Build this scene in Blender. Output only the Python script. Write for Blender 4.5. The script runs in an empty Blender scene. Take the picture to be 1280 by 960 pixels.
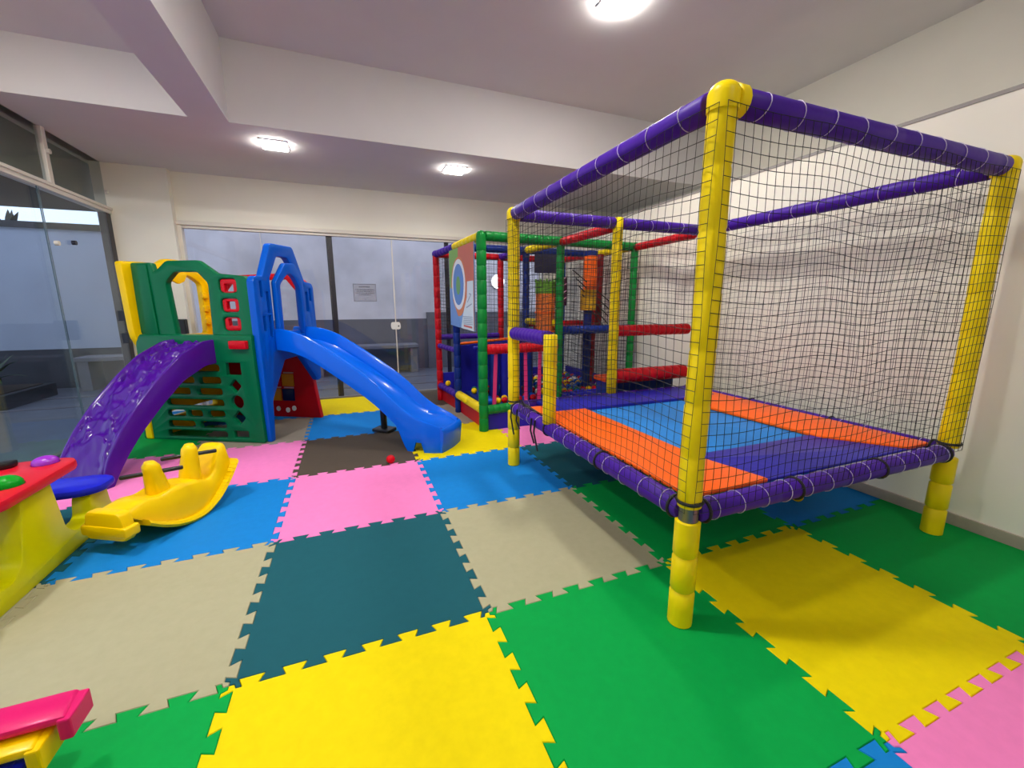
import bpy, bmesh, math, random
from mathutils import Vector, Matrix, noise
from mathutils.geometry import delaunay_2d_cdt
random.seed(7)
SC = bpy.context.scene
COL = SC.collection
PI = math.pi
def V(*a): return Vector(a)

# ------------------------------------------------------------------ camera
CAM_POS = V(0.4994, -1.5604, 1.3619)
yaw, pitch, roll = 0.3753, -0.1884, -0.0019
fw = V(math.sin(yaw)*math.cos(pitch), math.cos(yaw)*math.cos(pitch), math.sin(pitch))
rt = V(math.cos(yaw), -math.sin(yaw), 0)
up = rt.cross(fw)
r2 = rt*math.cos(roll)+up*math.sin(roll); u2 = -rt*math.sin(roll)+up*math.cos(roll)
cam = bpy.data.cameras.new('camera'); cam.sensor_width = 36; cam.lens = 514.0*36/1280; cam.clip_start = .02
camo = bpy.data.objects.new('camera', cam); COL.objects.link(camo)
camo.matrix_world = Matrix(((r2.x, u2.x, -fw.x, CAM_POS.x), (r2.y, u2.y, -fw.y, CAM_POS.y), (r2.z, u2.z, -fw.z, CAM_POS.z), (0, 0, 0, 1)))
SC.camera = camo
# ------------------------------------------------------------------ world, exposure
W = bpy.data.worlds.new('world'); SC.world = W; W.use_nodes = True
bg = W.node_tree.nodes['Background']; bg.inputs[0].default_value = (.60, .67, .83, 1); bg.inputs[1].default_value = 2.9
SC.view_settings.view_transform = 'Standard'; SC.view_settings.look = 'None'
SC.view_settings.gamma = 1; SC.view_settings.use_curve_mapping = False
SC.view_settings.exposure = -0.42
LAMP_E = 260.0          # emission of each ceiling panel's diffuser

# ------------------------------------------------------------------ materials
def lin(c): return tuple(((x/255)/12.92 if x/255 <= .04045 else ((x/255+.055)/1.055)**2.4) for x in c)
MATS = {}
def mat(name, rgb, rough=.5, var=.05, scale=12, bump=0, bscale=60, coat=0, metal=0, emit=None, spec=.5, trans=0):
    if name in MATS: return MATS[name]
    m = bpy.data.materials.new(name); m.use_nodes = True; MATS[name] = m
    nt = m.node_tree; b = nt.nodes['Principled BSDF']
    c = lin(rgb)
    b.inputs['Roughness'].default_value = rough; b.inputs['Metallic'].default_value = metal
    b.inputs['Specular IOR Level'].default_value = spec
    b.inputs['Coat Weight'].default_value = coat; b.inputs['Coat Roughness'].default_value = .08
    b.inputs['Transmission Weight'].default_value = trans
    tc = nt.nodes.new('ShaderNodeTexCoord')
    if var > 0:
        n = nt.nodes.new('ShaderNodeTexNoise'); n.inputs['Scale'].default_value = scale; n.inputs['Detail'].default_value = 5
        nt.links.new(tc.outputs['Object'], n.inputs['Vector'])
        r = nt.nodes.new('ShaderNodeValToRGB')
        r.color_ramp.elements[0].position = .3; r.color_ramp.elements[1].position = .7
        r.color_ramp.elements[0].color = (*[x*(1-var) for x in c], 1)
        r.color_ramp.elements[1].color = (*[min(1, x*(1+var)) for x in c], 1)
        nt.links.new(n.outputs['Fac'], r.inputs['Fac']); nt.links.new(r.outputs['Color'], b.inputs['Base Color'])
    else:
        b.inputs['Base Color'].default_value = (*c, 1)
    if bump > 0:
        n2 = nt.nodes.new('ShaderNodeTexNoise'); n2.inputs['Scale'].default_value = bscale; n2.inputs['Detail'].default_value = 3
        nt.links.new(tc.outputs['Object'], n2.inputs['Vector'])
        bp = nt.nodes.new('ShaderNodeBump'); bp.inputs['Strength'].default_value = bump; bp.inputs['Distance'].default_value = .01
        nt.links.new(n2.outputs['Fac'], bp.inputs['Height']); nt.links.new(bp.outputs['Normal'], b.inputs['Normal'])
    if emit:
        b.inputs['Emission Color'].default_value = (*lin(emit[0]), 1); b.inputs['Emission Strength'].default_value = emit[1]
    return m
def glass(name, tint, dens=0.0):
    m = bpy.data.materials.new(name); m.use_nodes = True; nt = m.node_tree; nt.nodes.clear()
    o = nt.nodes.new('ShaderNodeOutputMaterial'); mx = nt.nodes.new('ShaderNodeMixShader')
    t = nt.nodes.new('ShaderNodeBsdfTransparent'); t.inputs[0].default_value = (*tint, 1)
    g = nt.nodes.new('ShaderNodeBsdfGlossy'); g.inputs['Roughness'].default_value = .02; g.inputs[0].default_value = (.9, .9, .9, 1)
    lw = nt.nodes.new('ShaderNodeLayerWeight'); lw.inputs[0].default_value = .5
    pw = nt.nodes.new('ShaderNodeMath'); pw.operation = 'POWER'; pw.inputs[1].default_value = 5
    f = nt.nodes.new('ShaderNodeMath'); f.operation = 'MULTIPLY_ADD'; f.inputs[1].default_value = .9; f.inputs[2].default_value = .03
    nt.links.new(lw.outputs['Facing'], pw.inputs[0]); nt.links.new(pw.outputs[0], f.inputs[0])
    nt.links.new(f.outputs[0], mx.inputs[0]); nt.links.new(t.outputs[0], mx.inputs[1]); nt.links.new(g.outputs[0], mx.inputs[2])
    nt.links.new(mx.outputs[0], o.inputs[0]); return m
M_WALL = mat('wall_paint', (238, 234, 222), .8, .015, 3, .05, 200)
M_CEIL = mat('ceiling_paint', (216, 213, 215), .85, .015, 3)
M_SLAB = mat('screed', (120, 116, 108), .8)
M_BASE = mat('baseboard_stone', (170, 158, 145), .5, .06, 20)
M_ALU = mat('white_aluminium', (222, 216, 206), .4, 0)
M_ALUD = mat('dark_aluminium', (38, 38, 48), .4, 0)
M_GLASS = glass('clear_glass', (.965, .97, .985))
M_GLASS2 = glass('green_glass', (.88, .92, .94))
M_GLASS3 = glass('smoked_glass', (.80, .82, .80))
PAD = dict(rough=.38, var=.04, scale=9, bump=.12, bscale=25, spec=.22)
P_Y = mat('pad_yellow', (243, 214, 8), **PAD); P_P = mat('pad_purple', (66, 20, 150), .48, .04, 9, .12, 25, spec=.25)
P_G = mat('pad_green', (8, 128, 52), **PAD); P_R = mat('pad_red', (196, 14, 32), **PAD)
P_N = mat('pad_navy', (16, 44, 128), **PAD); P_B = mat('pad_royal', (34, 34, 160), **PAD)
P_O = mat('pad_orange', (252, 104, 20), **PAD); P_PK = mat('strap_pink', (218, 50, 120), .5)
M_NET = mat('net_cord', (14, 14, 15), .7, 0)
M_TIE = mat('tie_white', (205, 195, 225), .4, 0)
M_BLK = mat('black_rubber', (16, 16, 17), .5, 0)
M_JUMP = mat('jump_blue', (14, 128, 214), .6, .06, 30)
PL = dict(rough=.34, var=.03, scale=6, bump=.05, bscale=180, coat=.10, spec=.14)
L_G = mat('plastic_green', (0, 104, 64), **PL); L_B = mat('plastic_blue', (0, 88, 200), **PL)
L_R = mat('plastic_red', (200, 10, 28), **PL); L_Y = mat('plastic_yellow', (250, 205, 0), **PL)
L_P = mat('plastic_purple', (78, 18, 140), **PL); L_O = mat('plastic_orange', (250, 120, 30), **PL)
L_YL = mat('plastic_lemon', (206, 204, 0), **PL); L_BL = mat('plastic_royal', (26, 36, 205), **PL)
L_RT = mat('plastic_crimson', (205, 24, 44), **PL); L_PK = mat('plastic_magenta', (222, 26, 110), **PL)
L_N = mat('plastic_navy', (14, 30, 84), **PL); L_W = mat('plastic_white', (235, 235, 235), **PL)
L_GG = mat('plastic_grass', (0, 150, 30), **PL)
L_BLK = mat('plastic_black', (22, 22, 22), .35, 0)

# ------------------------------------------------------------------ mesh helpers
class MB:
    def __init__(s): s.v = []; s.f = []; s.m = []
    def add(s, vs, fs):
        n = len(s.v); s.v += [Vector(p) for p in vs]; s.f += [tuple(i+n for i in f) for f in fs]; return s
    def box(s, x0, x1, y0, y1, z0, z1):
        return s.add([(x, y, z) for z in (z0, z1) for y in (y0, y1) for x in (x0, x1)],
                     [(0, 2, 3, 1), (4, 5, 7, 6), (0, 1, 5, 4), (2, 6, 7, 3), (0, 4, 6, 2), (1, 3, 7, 5)])
    def grid(s, rows, closed=False, cap=False):
        n = len(rows[0]); vs = [p for r in rows for p in r]; fs = []
        for i in range(len(rows)-1):
            for j in range(n if closed else n-1):
                k = (j+1) % n; fs.append((i*n+j, i*n+k, (i+1)*n+k, (i+1)*n+j))
        if cap: fs += [tuple(range(n-1, -1, -1)), tuple((len(rows)-1)*n+j for j in range(n))]
        return s.add(vs, fs)
    def tube(s, pts, rad, seg=12, cap=True):
        pts = [Vector(p) for p in pts]
        rows = []; prev = None
        for i, p in enumerate(pts):
            t = (pts[min(i+1, len(pts)-1)]-pts[max(i-1, 0)]).normalized()
            if prev is None: a = t.orthogonal().normalized()
            else: a = (prev-t*prev.dot(t)).normalized()
            prev = a; b = t.cross(a); r = rad[i] if isinstance(rad, (list, tuple)) else rad
            rows.append([p+(a*math.cos(2*PI*k/seg)+b*math.sin(2*PI*k/seg))*r for k in range(seg)])
        return s.grid(rows, True, cap)
    def prism(s, poly, o, ex, ey, dep):          # polygon in plane (o,ex,ey) swept by vector dep
        n = len(poly); a = [Vector(o)+Vector(ex)*p[0]+Vector(ey)*p[1] for p in poly]
        return s.add(a+[p+Vector(dep) for p in a], [tuple(range(n-1, -1, -1)), tuple(range(n, 2*n))]+[(i, (i+1) % n, n+(i+1) % n, n+i) for i in range(n)])
def wloc(o):
    l = Vector((0, 0, 0))
    while o: l = l+o.location; o = o.parent
    return l
def fixn(me):
    bm = bmesh.new(); bm.from_mesh(me); bmesh.ops.recalc_face_normals(bm, faces=bm.faces); bm.to_mesh(me); bm.free()
def link(name, me, m, parent=None, smooth=None, label=None, kind=None):
    if m is not None: me.materials.clear(); me.materials.append(m)
    o = bpy.data.objects.new(name, me); COL.objects.link(o)
    if parent is not None:
        o.parent = parent; me.transform(Matrix.Translation(-wloc(parent)))
    if smooth is not None:
        me.shade_smooth()
        me.set_sharp_from_angle(angle=math.radians(smooth))
    if label: o['label'] = label
    if kind: o['kind'] = kind
    return o
def build(name, mb, m, parent=None, smooth=None, label=None, kind=None, bevel=0, bseg=2):
    me = bpy.data.meshes.new(name); me.from_pydata([tuple(v) for v in mb.v], [], mb.f); me.update(); fixn(me)
    if bevel:
        bm = bmesh.new(); bm.from_mesh(me)
        es = [e for e in bm.edges if len(e.link_faces) == 2 and e.calc_face_angle() > .6]
        bmesh.ops.bevel(bm, geom=es, offset=bevel, segments=bseg, affect='EDGES', clamp_overlap=True, profile=.5)
        bm.to_mesh(me); bm.free()
    return link(name, me, m, parent, smooth, label, kind)
def thing(name, label, cat, loc=(0, 0, 0), group=None):
    o = bpy.data.objects.new(name, None); o.empty_display_size = .1; COL.objects.link(o); o.location = loc
    tag(o, label, cat, group); return o
def tag(o, label, cat, group=None):
    o['label'] = label; o['category'] = cat
    if group: o['group'] = group
    return o
def struct(name, mb, m, label=None, smooth=None, bevel=0):
    return build(name, mb, m, None, smooth, label, 'structure', bevel)
def base_at(o, loc):                 # move the origin of a single-mesh thing to its base
    o.data.transform(Matrix.Translation(-Vector(loc))); o.location = loc; return o
def rpoly(pts, r, seg=4):            # polygon with rounded corners
    out = []; n = len(pts)
    for i in range(n):
        p = Vector(pts[i]); a = Vector(pts[i-1])-p; b = Vector(pts[(i+1) % n])-p
        rr = r[i] if isinstance(r, (list, tuple)) else r
        d = min(rr, a.length*.45, b.length*.45)
        if d < 1e-4: out.append(tuple(p)); continue
        A = p+a.normalized()*d; B = p+b.normalized()*d
        for k in range(seg+1):
            t = k/seg; out.append(tuple(A*(1-t)**2+p*2*t*(1-t)+B*t*t))
    return out
def panel(name, outer, holes, o, ex, ey, thick, m, parent, bev=.008, smooth=40, label=None):
    """flat board with holes: local x along ex, local y along ey; the board is centred on the plane through o"""
    cu = bpy.data.curves.new(name, 'CURVE'); cu.dimensions = '2D'; cu.fill_mode = 'BOTH'
    cu.extrude = max(thick/2-bev, .0005); cu.bevel_depth = bev; cu.bevel_resolution = 1; cu.offset = -bev
    for poly in [outer]+holes:
        sp = cu.splines.new('POLY'); sp.points.add(len(poly)-1); sp.use_cyclic_u = True
        for i, p in enumerate(poly): sp.points[i].co = (p[0], p[1], 0, 1)
    ob = bpy.data.objects.new('tmp', cu); COL.objects.link(ob)
    dg = bpy.context.evaluated_depsgraph_get()
    me = bpy.data.meshes.new_from_object(ob.evaluated_get(dg)); me.name = name
    bpy.data.objects.remove(ob); bpy.data.curves.remove(cu)
    ex = Vector(ex).normalized(); ey = Vector(ey).normalized(); ez = ex.cross(ey)
    mt = Matrix(((ex.x, ey.x, ez.x, o[0]), (ex.y, ey.y, ez.y, o[1]), (ex.z, ey.z, ez.z, o[2]), (0, 0, 0, 1)))
    me.transform(mt)
    bm = bmesh.new(); bm.from_mesh(me); bmesh.ops.remove_doubles(bm, verts=bm.verts, dist=1e-5)
    bmesh.ops.recalc_face_normals(bm, faces=bm.faces); bm.to_mesh(me); bm.free()
    return link(name, me, m, parent, smooth, label)
def circ(cx, cy, rx, ry=None, n=24): return [(cx+rx*math.cos(2*PI*k/n), cy+(ry or rx)*math.sin(2*PI*k/n)) for k in range(n)]
def rect(x0, x1, y0, y1, r=0.0): return rpoly([(x0, y0), (x1, y0), (x1, y1), (x0, y1)], r)
def padded(name, p0, p1, r, m, parent, seam=.17, dip=.10, wob=.0, label=None, seg=16):
    """foam-wrapped tube: seams pinch it at intervals"""
    p0 = Vector(p0); p1 = Vector(p1); L = (p1-p0).length; t = (p1-p0)/L
    ns = max(1, round(L/seam)); ks = [0.0]
    for k in range(1, ns): ks += [k/ns-.010/L, k/ns, k/ns+.010/L]
    full = sorted(set(ks+[1.0]+[(k+.5)/ns for k in range(ns)]+[.004/L, 1-.004/L]))
    sm = {k/ns for k in range(1, ns)}
    a = t.orthogonal().normalized(); b = t.cross(a); ph = random.random()*6
    pts = []; rad = []
    for q in full:
        d = any(abs(q-k) < 1e-9 for k in sm)
        rr = r*(1-dip) if d else r
        if q in (0.0, 1.0): rr = r*.9
        w = wob*math.sin(q*9+ph)
        pts.append(p0+t*(L*q)+a*w+b*w*.6); rad.append(rr)
    return build(name, MB().tube(pts, rad, seg), m, parent, 50, label)
def torus_mesh(name, R, r, m, seg=20, ms=5):
    rows = [[V((R+r*math.cos(2*PI*j/ms))*math.cos(2*PI*i/seg), (R+r*math.cos(2*PI*j/ms))*math.sin(2*PI*i/seg), r*math.sin(2*PI*j/ms)) for j in range(ms)] for i in range(seg+1)]
    mb = MB().grid(rows, True); me = bpy.data.meshes.new(name); me.from_pydata([tuple(v) for v in mb.v], [], mb.f)
    bm = bmesh.new(); bm.from_mesh(me); bmesh.ops.remove_doubles(bm, verts=bm.verts, dist=1e-6); bmesh.ops.recalc_face_normals(bm, faces=bm.faces); bm.to_mesh(me); bm.free()
    me.materials.append(m); me.shade_smooth(); return me
def inst(name, me, loc, axis, parent, spin=0):
    o = bpy.data.objects.new(name, me); COL.objects.link(o); o.parent = parent
    o.location = Vector(loc)-wloc(parent)
    q = Vector((0, 0, 1)).rotation_difference(Vector(axis)); o.rotation_mode = 'QUATERNION'; o.rotation_quaternion = q
    return o
def net(name, o, U, Vv, Wd, H, du, dv, r, parent, wav=.012, sag=.012):
    o = Vector(o); U = Vector(U).normalized(); Vv = Vector(Vv).normalized(); N = U.cross(Vv)
    mb = MB(); nu = max(2, round(Wd/du)); nv = max(2, round(H/dv)); ph = random.random()*9
    def P(u, v):
        e = math.sin(PI*u/Wd)*math.sin(PI*v/H)
        w = wav*e*math.sin(u*5.1+v*3.3+ph)
        g = sag*math.sin(u*9.0+ph*1.7)*(.35+.65*math.sin(PI*v/H)) if 0 < v < H else sag*.4*math.sin(u*9+ph)
        return o+U*(u+.25*wav*math.sin(v*7+u*4))+Vv*(v+g)+N*w
    def strand(pts):
        rows = []
        for i, p in enumerate(pts):
            t = (pts[min(i+1, len(pts)-1)]-pts[max(i-1, 0)]).normalized(); a = N.cross(t).normalized()
            rows.append([p+a*r, p+N*r, p-a*r, p-N*r])
        mb.grid(rows, True)
    for i in range(nu+1):
        u = Wd*i/nu; strand([P(u, H*k/10) for k in range(11)])
    ms = max(8, int(Wd*12))
    for j in range(nv+1):
        v = H*j/nv; strand([P(Wd*k/ms, v) for k in range(ms+1)])
    return build(name, mb, M_NET, parent, None, 'black knotted safety net', 'stuff')

# ================================================================== THE ROOM
XL, XR, XR2, YB, YF = -2.04, 3.97, 5.27, 5.08, -4.0
ZS, ZR, ZL = 3.0, 3.68, 3.43
struct('floor', MB().box(-2.2, 5.5, YF-.2, 5.3, -.14, -.02), M_SLAB, 'grey screed under the foam mat')
struct('wall_right', MB().box(XR, XR2+.3, YF, 5.4, -.02, 2.52), M_WALL, 'white lower right wall with a ledge on top')
struct('wall_right_upper', MB().box(XR2, XR2+.3, YF, 5.4, 2.52, 3.9), M_WALL, 'white upper right wall set back above the ledge')
struct('trim_1', MB().box(XR-.006, XR+.05, YF, 5.07, 2.508, 2.53), mat('trim_grey', (150, 145, 142), .6, 0), 'thin grey strip along the wall ledge')  # thin grey strip drawn along the ledge's top edge
struct('baseboard_right', MB().box(XR-.015, XR, YF, 5.07, -.02, .07), M_BASE, 'beige baseboard along the right wall', bevel=.003)
struct('wall_front', MB().box(-2.3, 5.6, YF-.2, YF, -.02, 3.9), M_WALL, 'white wall behind the viewer')
# back wall: header, pier, right remainder
struct('wall_back', MB().box(-1.43, XR2+.3, YB, YB+.22, 2.42, 3.9).box(3.72, XR2+.3, YB, YB+.22, -.02, 2.42), M_WALL, 'white header wall above the sliding glass doors')
struct('wall_pier', MB().box(XL-.1, -1.42, YB-.12, YB+.22, -.02, 3.9), M_WALL, 'white corner pier between the two glass fronts')
# left wall: solid part behind the viewer
struct('wall_left', MB().box(XL-.16, XL, YF, -.9, -.02, 3.9), M_WALL, 'white left wall behind the viewer')
struct('wall_left_upper', MB().box(XL-.16, XL, -.9, 5.3, 3.0, 3.9), M_WALL, 'white wall over the left glass front')
# ceilings
struct('ceiling', MB().box(-.38, XR2+.3, YF, 3.2, ZR, ZR+.1), M_CEIL, 'recessed white ceiling over the trampoline')
struct('ceiling_left', MB().box(XL-.1, -.69, YF, 3.2, ZL, ZL+.1), M_CEIL, 'shallower recessed ceiling on the left')
struct('ceiling_soffit', MB().box(XL-.1, XR2+.3, 3.2, YB+.1, ZS, 3.9), M_CEIL, 'lowered ceiling band along the back glass')
struct('ceiling_beam', MB().box(-.69, -.38, YF, 3.2, ZS, 3.9), M_CEIL, 'lowered ceiling beam running towards the viewer')

# ------------------------------------------------------------------ ceiling lights
def led(w): return mat('led_diffuser_%d' % round(w*100), (255, 250, 240), .5, 0, emit=((255, 250, 240), LAMP_E*w))
def ceiling_light(x, y, z, label, s=.115, w=1.0):
    t = thing('ceiling_light', label, 'ceiling light', (x, y, z), 'square ceiling panels')
    panel('frame', rect(-s-.012, s+.012, -s-.012, s+.012, .01), [], (x, y, z-.006), (1, 0, 0), (0, 1, 0), .012, L_W, t, .002)
    build('diffuser', MB().prism(rect(x-s, x+s, y-s, y+s, .02), (0, 0, z-.026), (1, 0, 0), (0, 1, 0), (0, 0, .014)), led(w), t, label='glowing white diffuser')
ceiling_light(-.08, 3.63, ZS, 'square panel light in the low ceiling band left of its neighbour', w=.5)
ceiling_light(1.84, 3.74, ZS, 'square panel light in the low ceiling band above the ball pit end', w=.5)
ceiling_light(2.62, 1.55, ZR, 'square panel light in the high ceiling above the trampoline', w=1.3)
ceiling_light(.74, .15, ZR, 'square panel light in the high ceiling nearest the viewer', w=1.7)
ceiling_light(-1.35, 1.3, ZL, 'square panel light in the left ceiling recess', w=1.5)
ceiling_light(2.2, -2.4, ZR, 'added unseen fill panel in the high ceiling behind the viewer', w=.65)  # unseen fill lamp, added to brighten the near right wall
ceiling_light(-1.35, -1.6, ZL, 'added unseen fill panel in the left recess behind the viewer', w=.4)  # unseen lamp added behind the viewer as fill

# ------------------------------------------------------------------ back glass front (window_1)
wb = bpy.data.objects.new('window_1', None); COL.objects.link(wb); wb.location = (0, YB, 0); wb['kind'] = 'structure'; wb['label'] = 'sliding glass doors along the back wall'
build('top_track', MB().box(-1.43, 3.74, YB-.05, YB+.07, 2.37, 2.42).box(-1.43, 3.74, YB-.02, YB+.05, 2.335, 2.37), M_ALU, wb, bevel=.004)
build('side_jamb', MB().box(-1.43, -1.375, YB-.03, YB+.07, -.02, 2.37), M_ALU, wb, bevel=.004)
build('side_jamb', MB().box(3.70, 3.74, YB-.03, YB+.07, -.02, 2.37), M_ALU, wb, bevel=.004)
build('bottom_track', MB().box(-1.43, 3.74, YB-.03, YB+.05, -.02, .012), mat('sill_metal', (130, 126, 122), .4, 0), wb)
px = [-1.375, -.52, .30, 1.185, 2.0, 2.85, 3.70]
for i in range(6):
    yy = YB+(.010 if i % 2 else .028)
    build('glass_pane', MB().box(px[i]-(.0 if i == 0 else .01), px[i+1]+.01, yy, yy+.008, .012, 2.34), M_GLASS, wb)
build('mullion', MB().box(.285, .365, YB+.02, YB+.055, .012, 2.34), M_ALUD, wb, bevel=.004, label='dark aluminium mullion')
build('mullion', MB().box(1.985, 2.05, YB+.02, YB+.055, .012, 2.34), M_ALUD, wb, bevel=.004, label='dark aluminium mullion')
build('edge_strip', MB().box(1.178, 1.192, YB-.004, YB+.026, .012, 2.34), M_ALU, wb, label='bright aluminium edge strip')
build('edge_strip', MB().box(-.526, -.520, YB-.002, YB+.01, .012, 2.34), M_ALU, wb)
lk = build('latch', MB().prism(rpoly([(1.118, 1.005), (1.245, 1.005), (1.255, 1.05), (1.245, 1.115), (1.118, 1.115), (1.108, 1.06)], .025), (0, YB+.008, 0), (1, 0, 0), (0, 0, 1), (0, -.035, 0)), L_W, wb, 40, 'white door latch')
build('keyhole', MB().tube([(1.222, YB-.028, 1.055), (1.222, YB-.031, 1.055)], .011, 10), L_BLK, lk)
# notice sticker on the glass
nt_ = build('notice_plate', MB().box(.60, .925, YB+.004, YB+.008, 1.425, 1.685), mat('notice_film', (150, 150, 162), .4, 0), None)
MATS['notice_film'].node_tree.nodes['Principled BSDF'].inputs['Alpha'].default_value = .3
tag(nt_, 'small grey framed notice stuck on the back glass door', 'notice')
base_at(nt_, (.76, YB+.006, 1.425))
M_INK = mat('notice_ink', (88, 88, 98), .6, 0)
build('border', MB().box(.605, .92, YB+.002, YB+.0038, 1.432, 1.437).box(.605, .92, YB+.002, YB+.0038, 1.674, 1.679).box(.605, .61, YB+.002, YB+.0038, 1.432, 1.679).box(.915, .92, YB+.002, YB+.0038, 1.432, 1.679), M_INK, nt_)
for zz, xa, xb, h in ((1.640, .685, .84, .016), (1.600, .63, .895, .010), (1.575, .65, .885, .010), (1.550, .63, .90, .010), (1.525, .68, .84, .010), (1.46, .755, .77, .008)):
    mb = MB(); x = xa
    while x < xb:
        w_ = random.uniform(.012, .034); mb.box(x, min(x+w_, xb), YB+.002, YB+.0038, zz-h/2, zz+h/2); x += w_+.007
    build('text_line', mb, M_INK, nt_)

# ------------------------------------------------------------------ left glass front (window_2)
wl = bpy.data.objects.new('window_2', None); COL.objects.link(wl); wl.location = (XL, 2, 0); wl['kind'] = 'structure'; wl['label'] = 'floor to ceiling glass front on the left with transom panes'
build('transom_bar', MB().box(XL-.05, XL+.035, -.9, 4.96, 2.43, 2.47).box(XL-.03, XL+.05, -.9, 4.96, 2.47, 2.50), M_ALU, wl, bevel=.004)
build('side_jamb', MB().box(XL-.06, XL+.02, 4.86, 4.96, -.02, 2.43), M_ALUD, wl, bevel=.004, label='dark door jamb')
build('bottom_track', MB().box(XL-.05, XL+.03, -.9, 4.96, -.02, .01), M_ALUD, wl)
build('transom_divider', MB().box(XL-.02, XL+.03, 3.90, 3.96, 2.50, 3.0), M_ALU, wl, bevel=.004)
build('transom_divider', MB().box(XL-.02, XL+.03, 1.5, 1.56, 2.50, 3.0), M_ALU, wl, bevel=.004)
for a, b in ((-.9, 1.5), (1.56, 3.90), (3.96, 4.95)):
    build('transom_pane', MB().box(XL-.004, XL+.004, a, b, 2.50, 3.0), M_GLASS3, wl)
for y_, z_ in ((3.93, 2.79), (4.90, 2.66)):
    build('pane_clip', MB().tube([(XL+.03, y_, z_), (XL+.055, y_, z_)], .022, 12), M_ALU, wl, 40)
for k, (a, b) in enumerate(((-.9, .9), (.9, 2.35), (2.35, 3.78), (3.70, 4.87))):
    dx = .014 if k % 2 else -.014
    build('glass_pane', MB().box(XL+dx-.004, XL+dx+.004, a, b, .01, 2.43), M_GLASS2, wl)
for y_ in (3.78, 3.70): build('edge_strip', MB().box(XL-.016 if y_ > 3.75 else XL+.010, XL-.010 if y_ > 3.75 else XL+.017, y_-.002, y_+.002, .01, 2.43), mat('glass_edge', (70, 92, 100), .3, 0), wl)
build('pull_knob', MB().tube([(XL+.018, 3.80, 1.95), (XL+.05, 3.80, 1.95)], .022, 12), M_ALU, wl, 40)
build('pull_knob', MB().tube([(XL+.018, 4.08, 1.99), (XL+.05, 4.08, 1.99)], .022, 12), M_ALUD, wl, 40)
for z_ in (1.25, .98): build('hinge', MB().box(XL-.01, XL+.05, 4.80, 4.88, z_-.06, z_+.06), M_ALUD, wl, bevel=.005)

# small dark box on the pier
ob = build('wall_speaker', MB().box(-1.545, -1.425, YB-.22, YB-.122, .97, 1.20), mat('speaker_black', (24, 30, 34), .5), None, bevel=.008)
tag(ob, 'small dark box fixed low on the white corner pier', 'speaker'); base_at(ob, (-1.485, YB-.17, .97))
build('cover_plate', MB().box(-1.535, -1.435, YB-.223, YB-.2195, .99, 1.18), L_BLK, ob)

# ================================================================== OUTSIDE
M_PAVE = mat('paving_stone', (92, 96, 108), .45, .12, 4); M_CONC = mat('concrete_light', (205, 202, 208), .8, .16, 1.6, .1, 20)
M_CLAD = mat('dark_cladding', (92, 92, 102), .7, .1, 5); M_ROOF = mat('dark_roof', (26, 27, 29), .7, 0); M_WHITE = mat('courtyard_paint', (168, 178, 198), .8, .05, 2)
struct('courtyard_paving', MB().box(-9, 7, 5.3, 8.3, -.14, -.04).box(-9, -2.2, -4, 5.3, -.14, -.04), M_PAVE, 'dark grey courtyard paving outside the glass')
for k, y_ in enumerate((5.95, 6.75)):
    o_ = struct('paving_step', MB().box(-9, 7, y_, y_+.10, -.045, -.03), M_CLAD, 'dark strip set in the courtyard paving', bevel=.004)
struct('wall_courtyard', MB().box(-2.2, 7, 7.9, 8.1, -.1, 3.6), M_CONC, 'streaked grey concrete wall across the courtyard')
struct('wall_courtyard_left', MB().box(-9, -2.2, 7.9, 8.1, -.1, 2.70), M_WHITE, 'pale painted garden wall beyond the left glass')
struct('wall_coping', MB().box(-9, -2.2, 7.86, 8.14, 2.62, 2.72), M_ROOF, 'dark coping on the garden wall')
struct('wall_cladding', MB().box(-1.9, 2.15, 7.86, 7.9, -.1, 1.08).box(2.15, 7, 7.80, 7.9, -.1, 1.22), M_CLAD, 'dark grey cladding along the courtyard wall foot')
struct('wall_cladding_left', MB().box(-9, -2.6, 7.86, 7.9, -.1, .64), mat('slate_cladding', (52, 56, 66), .7, .1, 5), 'dark slate band at the garden wall foot')
struct('roof_overhang', MB().box(-9, -2.42, 2.8, 6.0, 2.62, 3.5), M_ROOF, 'dark roof overhang outside the left glass')
struct('transom_backing', MB().box(-2.42, -2.25, 2.8, 6.0, 2.62, 3.5), mat('backing_grey', (150, 152, 148), .8, .03), 'added grey board giving the transom panes their reflected grey')  # added board; its grey stands for the soffit reflected in the transom glass
M_BENCH = mat('bench_concrete', (110, 110, 120), .8, .1, 6)
def bench(x0, x1, zt, label):
    t = thing('stone_bench', label, 'bench', ((x0+x1)/2, 7.6, -.04))
    build('bench_slab', MB().box(x0, x1, 7.30, 7.78, zt-.07, zt), M_BENCH, t, bevel=.01)
    for x in (x0+.02, x1-.17): build('bench_support', MB().box(x, x+.15, 7.35, 7.78, -.04, zt-.07), M_BENCH, t, bevel=.008)
bench(-.2, 1.86, .56, 'long concrete bench along the courtyard wall behind the blue slide')
bench(-3.75, -2.3, .53, 'short concrete bench by the garden wall beyond the left glass')
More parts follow.
